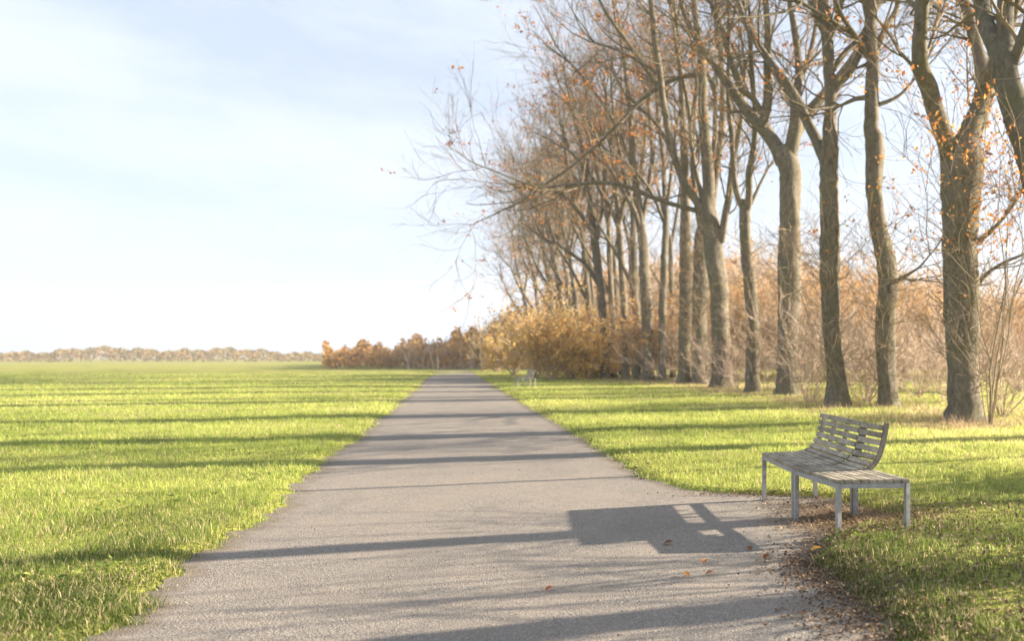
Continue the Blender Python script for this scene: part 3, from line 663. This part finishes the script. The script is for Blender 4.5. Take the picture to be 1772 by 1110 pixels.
for i, (x, y, D, w_, xt, lab) in enumerate(far):
    yt = {0: 350, 1: 370, 2: 400, 3: 430, 4: 440, 5: 460, 6: 480, 7: 500}.get(i, 410 + 8 * (i - 8)); m_ = (x + xt) / 2; s_ = w_ * 45 / D + 2
    hx = 46 / D
    limbs = [[(xt, yt + 10, w_ * .75), (xt - 14 * hx, yt - 50 * hx, w_ * .6), (xt - 28 * hx, yt - 120 * hx, w_ * .5), (xt - 36 * hx, yt - 190 * hx, w_ * .35)],
             [(xt, yt + 20, w_ * .7), (xt + 14 * hx, yt - 50 * hx, w_ * .6), (xt + 22 * hx, yt - 130 * hx, w_ * .45), (xt + 26 * hx, yt - 210 * hx, w_ * .35)],
             [(m_, (y + yt) / 2, w_ * .5), (m_ - 30 * hx, (y + yt) / 2 - 60 * hx, w_ * .45), (m_ - 60 * hx, (y + yt) / 2 - 110 * hx, w_ * .35), (m_ - 85 * hx, (y + yt) / 2 - 170 * hx, w_ * .3)]]
    tree('beech_tree', lab, D, [(x, y, w_ * 1.2), (x - .5, y - 20, w_), (m_ + (x - m_) * .5, (y + yt) / 2 + 30, w_), (m_, (y + yt) / 2, w_ * .95), (xt, yt, w_ * .8)], limbs,
         crown=(5, 5, 3), leaf=420, shoots=30, seed=31 + i, blen=3.4, tip=2.4, barkm='bark' if i % 2 else 'bark_dark', twr=.009)
# trees just outside the frame on the right: their shadows cross the path
tree('young_tree', 'slim young trunk outside the frame on the right, casting the band across the near path', 5.22,
     [(2500, 940, 80), (2500, 880, 74), (2496, 650, 70), (2490, 300, 58), (2480, 0, 36)], [[(2482, 20, 28), (2460, -200, 20), (2440, -500, 14)], [(2482, 20, 28), (2510, -200, 20), (2540, -500, 14)]],
     crown=(3, 4, 3), leaf=0, shoots=6, seed=53, shoot_z=2.4)

tree('young_tree', 'young trunk outside the frame on the right, level with the bench', 7.40,
     [(2230, 885, 60), (2230, 800, 50), (2228, 650, 46), (2225, 400, 40), (2220, 200, 34)], [[(2220, 220, 24), (2200, 60, 20), (2190, -200, 16)], [(2220, 220, 24), (2250, 60, 20), (2270, -200, 16)]],
     crown=(3, 4, 3), leaf=0, shoots=14, seed=55, shoot_z=2.5)

tree('young_tree', 'thinnest young trunk outside the frame on the right, between two thick trunks', 10.05,
     [(1974, 790, 14), (1974, 740, 11), (1976, 600, 10), (1972, 450, 9), (1970, 300, 7)], [[(1970, 310, 6), (1960, 200, 5), (1955, 80, 4)], [(1970, 310, 6), (1990, 200, 5), (2000, 80, 4)]],
     crown=(3, 4, 3), leaf=0, shoots=3, seed=57, shoot_z=2.5, tip=1.2, blen=1.2)
# leafy spray on the right of the thick forked tree
def spray(name, label, base, height, spread, stems, D, leaf, lsize, tints, twm='twig_red', kids_=(6, 5), seed=0, r0=.012, group=None, upb=.9, leafm='leaf', twr=.0035, cat='shrub', leaflow=0.):
    global rng
    rng = np.random.default_rng(seed); base = np.array(base, float)
    root = empty(name, tuple(base), label, cat, group)
    tw = MB(); a = rng.uniform(0, 6.28, stems); ou = rng.uniform(.1, 1, stems) * spread
    dr = np.stack([np.cos(a) * ou, np.sin(a) * ou, np.full(stems, upb)], -1)
    st = base + np.stack([np.cos(a), np.sin(a), 0 * a], -1) * .12 * spread * rng.uniform(0, 1, (stems, 1)) - np.array([0, 0, .05])
    P, Rr = grow(st, dr, height * rng.uniform(.55, 1.15, stems), np.full(stems, r0) * rng.uniform(.6, 1.3, stems), 10, .13, .03, .3)
    tubes(tw, P, Rr, 5, tint=rng.uniform(.2, 1, stems))
    P2, R2 = grow(*kids(P, Rr, kids_[0], .15, 1, .8, (.25, .6)), 7, .16, .03, .4); R2 = np.maximum(R2, twr * 1.4); tubes(tw, P2, R2, 3, tint=rng.uniform(.2, 1, len(P2)))
    P3, R3 = grow(*kids(P2, R2, kids_[1], .15, 1, .8, (.3, .7)), 4, .18, .02, .5); R3 = np.maximum(R3, twr); tubes(tw, P3, R3, 3, tint=rng.uniform(.2, 1, len(P3)))
    tw.build('branches', M[twm], root)
    if leaf:
        P3l = P3[P3[:, 1, 2] > leaflow]; lv = MB(); p = P3l[rng.integers(0, len(P3l), leaf), rng.integers(1, 4, leaf)] + rng.normal(0, lsize * .8, (leaf, 3))
        leaves(lv, p, lsize, np.clip(rng.normal(tints[0], tints[1], leaf), 0, 1)); lv.build('foliage', M[leafm], root)
    return root
def gp(x, y): X, D = gx(x, y); return (X, D, float(gz(X, D)))
def at_D(x, D): X = (x - CX) / F * D; return (X, D, float(gz(X, D)))
# young beech whose orange leaves hang beside the thick forked trunk
spray('young_beech', 'spindly young beech beside the thick forked trunk, orange leaves clustered high on it', at_D(1712, 14.2), 5.6, .30, 8, 14.2, 1500, .085, (.62, .2), leaflow=3.3, twm='twig', kids_=(9, 4), seed=61, r0=.02, upb=1.0)
sh = [
 (1735, 725, 2.4, 1.0, 9, 60, .3, 'bare pale shrub right of the thick forked trunk'),
 (1640, 700, 2.4, 1.1, 9, 50, .5, 'bare shrub just left of the thick forked trunk'),
 (1590, 690, 2.8, 1.1, 12, 60, .6, 'wide pinkish bare shrub between the thick forked trunk and the slim bent one'),
 (1500, 700, 2.6, 1.0, 12, 80, .7, 'bare shrub between the slim bent trunk and the trunk behind the bench'),
 (1403, 700, 2.8, .9, 7, 20, .5, 'whippy pale saplings left of the trunk behind the bench'),
 (1385, 683, 3.0, 1.0, 9, 40, .5, 'bare shrub right of the broad straight trunk'),
 (1330, 678, 3.2, 1.0, 10, 60, .5, 'bare shrub between the slender trunk and the broad straight trunk'),
 (1275, 675, 2.4, 1.0, 9, 50, .6, 'low bare shrub right of the many-stemmed tree'),
 (1230, 672, 2.0, 1.2, 9, 60, .6, 'low scrubby shrub at the foot of the many-stemmed tree'),
 (1160, 664, 3.0, 1.0, 9, 120, .8, 'yellow-flecked shrub between the thin dark trunk and the pole-like trunk'),
 (1560, 676, 3.4, 1.0, 12, 60, .5, 'tall bare shrub behind the slim bent trunk'),
 (1470, 674, 3.6, 1.0, 12, 60, .5, 'tall bare shrub behind the trunk that stands behind the bench'),
 (1680, 676, 3.4, 1.1, 12, 90, .4, 'tall russet shrub behind the thick forked trunk'),
 (1770, 680, 3.4, 1.1, 12, 90, .4, 'tall russet shrub at the right edge of the view'),
]
for i, (x, y, h_, sp_, ns_, lf, tn, lab) in enumerate(sh):
    ns_ = int(ns_ * 1.7)
    spray('bare_shrub', lab, gp(x, y), h_, sp_, ns_, 0, lf, .06, (tn, .2), kids_=(8, 5), seed=70 + i, group='bare shrubs between the trees', r0=.014, twr=.0045)
# a low shrub outside the frame, its twigs streak the near path with shadow
for i, (x_, y_, lab) in enumerate([(5.4, 5.62, 'first'), (5.1, 5.78, 'second'), (5.5, 6.02, 'third'), (5.0, 6.05, 'fourth'), (5.3, 6.3, 'fifth'), (5.1, 4.75, 'nearest')]):
    spray('sapling', f'{lab} whippy sapling outside the frame on the right', (x_, y_, .05), 3.0, .10, 3, 0, 0, .06, (.5, .2), kids_=(3, 1), seed=190 + i, r0=.022, upb=1.0, twr=.005, cat='sapling', group='saplings outside the frame on the right')
spray('bare_shrub', 'bare shrub outside the frame on the right', (5.2, 6.1, .05), 2.0, .8, 9, 0, 0, .06, (.5, .2), kids_=(6, 3), seed=90, r0=.016, group='bare shrubs between the trees', twr=.006)
# spray('bare_shrub', 'bare shrub beyond the frame on the right, nearest the camera', (4.6, 4.9, .05), 1.4, .9, 7, 0, 0, .06, (.5, .2), kids_=(6, 3), seed=91, r0=.014, group='bare shrubs between the trees', twr=.006)

spray('holly_bush', 'low dense bush outside the frame on the right, leafy to the ground', (5.5, 8.25, .05), 1.35, .55, 26, 0, 2600, .08, (.5, .25), kids_=(7, 4), seed=95, r0=.014, leafm='evergreen', twr=.005, cat='bush')
# golden shrubs at the end of the path
gs = [(940, 650, 4.2, 'pale golden shrub standing between two others at the far end of the path'), (1045, 656, 2.6, 'small yellow shrub among the bases of the far cluster of trunks'), (925, 656, 5.0, 'tallest golden-orange shrub at the far end of the path'), (958, 657, 3.5, 'golden shrub right of the tallest one at the far end of the path'), (990, 657, 2.9, 'middle golden shrub beneath the leaning far trunk'),
      (1018, 657, 2.3, 'small golden shrub beside the dark leaning trunk'), (888, 650, 3.6, 'golden shrub beyond the far end of the path'), (862, 645, 2.8, 'farthest golden shrub beyond the path')]
for i, (x, y, h_, lab) in enumerate(gs):
    spray('golden_shrub', lab, gp(x, y), h_, .95, 16, 0, 4200, .17, (.75, .22), kids_=(8, 4), seed=110 + i, group='golden shrubs at the end of the path', leafm='gold_leaf', r0=.03, twr=.010)

# hedge-like shrubs along the far side of the field, each its own
top = [(1040, 560), (1150, 545), (1240, 520), (1300, 500), (1400, 500), (1500, 505), (1600, 512), (1700, 530), (1780, 535), (1900, 540)]
hx_ = np.arange(1060, 1900, 42)
kinds = ['russet', 'pinkish brown', 'orange-brown', 'tawny']
between = ['behind the bending grey trunk', 'behind the thin dark trunk', 'behind the pole-like trunk', 'behind the twiggy dark trunk', 'just right of the many-stemmed tree', 'left of the slender two-stemmed tree', 'right of the slender two-stemmed tree',
           'behind the broad straight trunk', 'right of the broad straight trunk', 'left of the trunk behind the bench', 'behind the trunk that backs the bench', 'left of the slim bent trunk', 'right of the slim bent trunk', 'in the gap left of the thick forked trunk',
           'behind the thick forked trunk', 'just right of the thick forked trunk', 'near the right edge of the view', 'at the right edge of the view', 'outside the frame on the right', 'outside the frame, farther right', 'outside the frame, farthest right']
for i, x in enumerate(hx_):
    D = 50 + 7 * math.sin(i * 2.1); yt = np.interp(x, [t_[0] for t_ in top], [t_[1] for t_ in top]) + 12 * math.sin(i * 1.7)
    h_ = EYE + (HY - yt) / F * D
    spray('hedgerow_bush', f'{kinds[i % 4]} bush of the far hedgerow {between[min(i, 20)]}', at_D(x, D), h_ * .95, .75, 16, 0, 4800, .18, (.66, .24), kids_=(9, 4), seed=140 + i, group='bushes of the hedgerow beyond the trees', leafm='wood_leaf', r0=.03, twr=.011)

# far woodland: one mass nobody could count
rng = np.random.default_rng(77)
mb = MB(); n = 70000
x = rng.uniform(560, 2100, n); D = rng.uniform(85, 150, n)
yt = np.interp(x, [560, 700, 800, 900, 1000, 1180, 1260, 1330, 1380, 1450, 1520, 1600, 1650, 1700, 1780, 2100], [608, 600, 585, 540, 470, 450, 442, 440, 452, 470, 478, 490, 505, 525, 520, 530])
yt = yt + 9 * np.sin(x / 13) + 6 * np.sin(x / 5.1 + 1) + 8 * np.sin(x / 31 + D / 9)
zt = EYE + (HY - yt) / F * D; z = zt * np.sqrt(rng.uniform(0, 1, n)); X = (x - CX) / F * D
z = z * (1 - .3 * rng.uniform(0, 1, n) ** 2) * (1 + .16 * fbm(X, D, .9, 62))
cl = fbm(X, z, .35, 60) + .7 * fbm(X, z, 1.3, 61)
ok = cl + rng.normal(0, .7, n) > -.35; X, D, z, cl = X[ok], D[ok], z[ok], cl[ok]; n = len(X)
leaves(mb, np.stack([X, D, z], -1), .75, np.clip(.50 + .25 * cl + rng.normal(0, .12, n), 0, 1))
n = 16000; x = rng.uniform(-300, 900, n); D = rng.uniform(230, 330, n); X = (x - CX) / F * D
yt = 607 + 3 * np.sin(x / 37) + 2 * np.sin(x / 11 + 1) + 2.5 * np.sin(x / 90 + 2) + 1.5 * np.sin(x / 4.3)
z = (EYE + (HY - yt) / F * D) * rng.uniform(0, 1, n) ** .6
leaves(mb, np.stack([X, D, z], -1), 1.1, np.clip(rng.normal(.12, .14, n), 0, 1))
tag(mb.build('woodland', M['wood_leaf']), kind='stuff', label='far russet woodland behind the row of trees')
tw = MB(); n = 2600; x = rng.uniform(700, 2100, n); D = rng.uniform(84, 150, n); X = (x - CX) / F * D
yt = np.interp(x, [700, 800, 900, 1000, 1180, 1330, 1450, 1600, 1700, 2100], [600, 585, 540, 470, 450, 440, 470, 490, 525, 530]); zt = EYE + (HY - yt) / F * D
P, Rr = grow(np.stack([X, D, 0 * X], -1), np.stack([rng.normal(0, .15, n), rng.normal(0, .15, n), np.ones(n)], -1), zt * rng.uniform(.6, 1.0, n), np.full(n, .10), 7, .08, .05, .3)
tubes(tw, P, Rr, 4, tint=rng.uniform(.3, 1, n))
P2, R2 = grow(*kids(P, Rr, 6, .3, 1, .7, (.2, .45)), 4, .15, .06, .5); R2 = np.maximum(R2, .025); tubes(tw, P2, R2, 3, tint=rng.uniform(.3, 1, len(P2)))
tag(tw.build('woodland_trunks', M['twig_red']), kind='stuff', label='bare stems standing through the far woodland')

# second bench, far along the path
b2 = bench1.copy(); C.objects.link(b2)
for ch in list(bench1.children):
    c2 = ch.copy(); C.objects.link(c2); c2.parent = b2
b2.location = (*at_D(908, 33)[:2], .0); b2.rotation_euler = (0, 0, R(12))
b2['label'] = 'far small slatted bench at the distant bend of the verge'

# ------------------------------------------------------------------ the air
hm = bpy.data.materials.new('haze_air'); hm.use_nodes = True; ht = hm.node_tree; ht.nodes.clear()
ho = ht.nodes.new('ShaderNodeOutputMaterial'); pv = ht.nodes.new('ShaderNodeVolumePrincipled')
pv.inputs['Color'].default_value = (.93, .94, .95, 1); pv.inputs['Density'].default_value = .0008; pv.inputs['Anisotropy'].default_value = .35
ht.links.new(pv.outputs[0], ho.inputs['Volume'])
mb = MB(); x0, x1, y0, y1, z0, z1 = -640, 260, -90, 420, -3, 40
v = [[x, y, z] for z in (z0, z1) for (x, y) in ((x0, y0), (x1, y0), (x1, y1), (x0, y1))]
mb.add(v, [[0, 3, 2, 1], [4, 5, 6, 7], [0, 1, 5, 4], [1, 2, 6, 5], [2, 3, 7, 6], [3, 0, 4, 7]])
tag(mb.build('haze', hm), kind='stuff', label='thin autumn haze in the air')
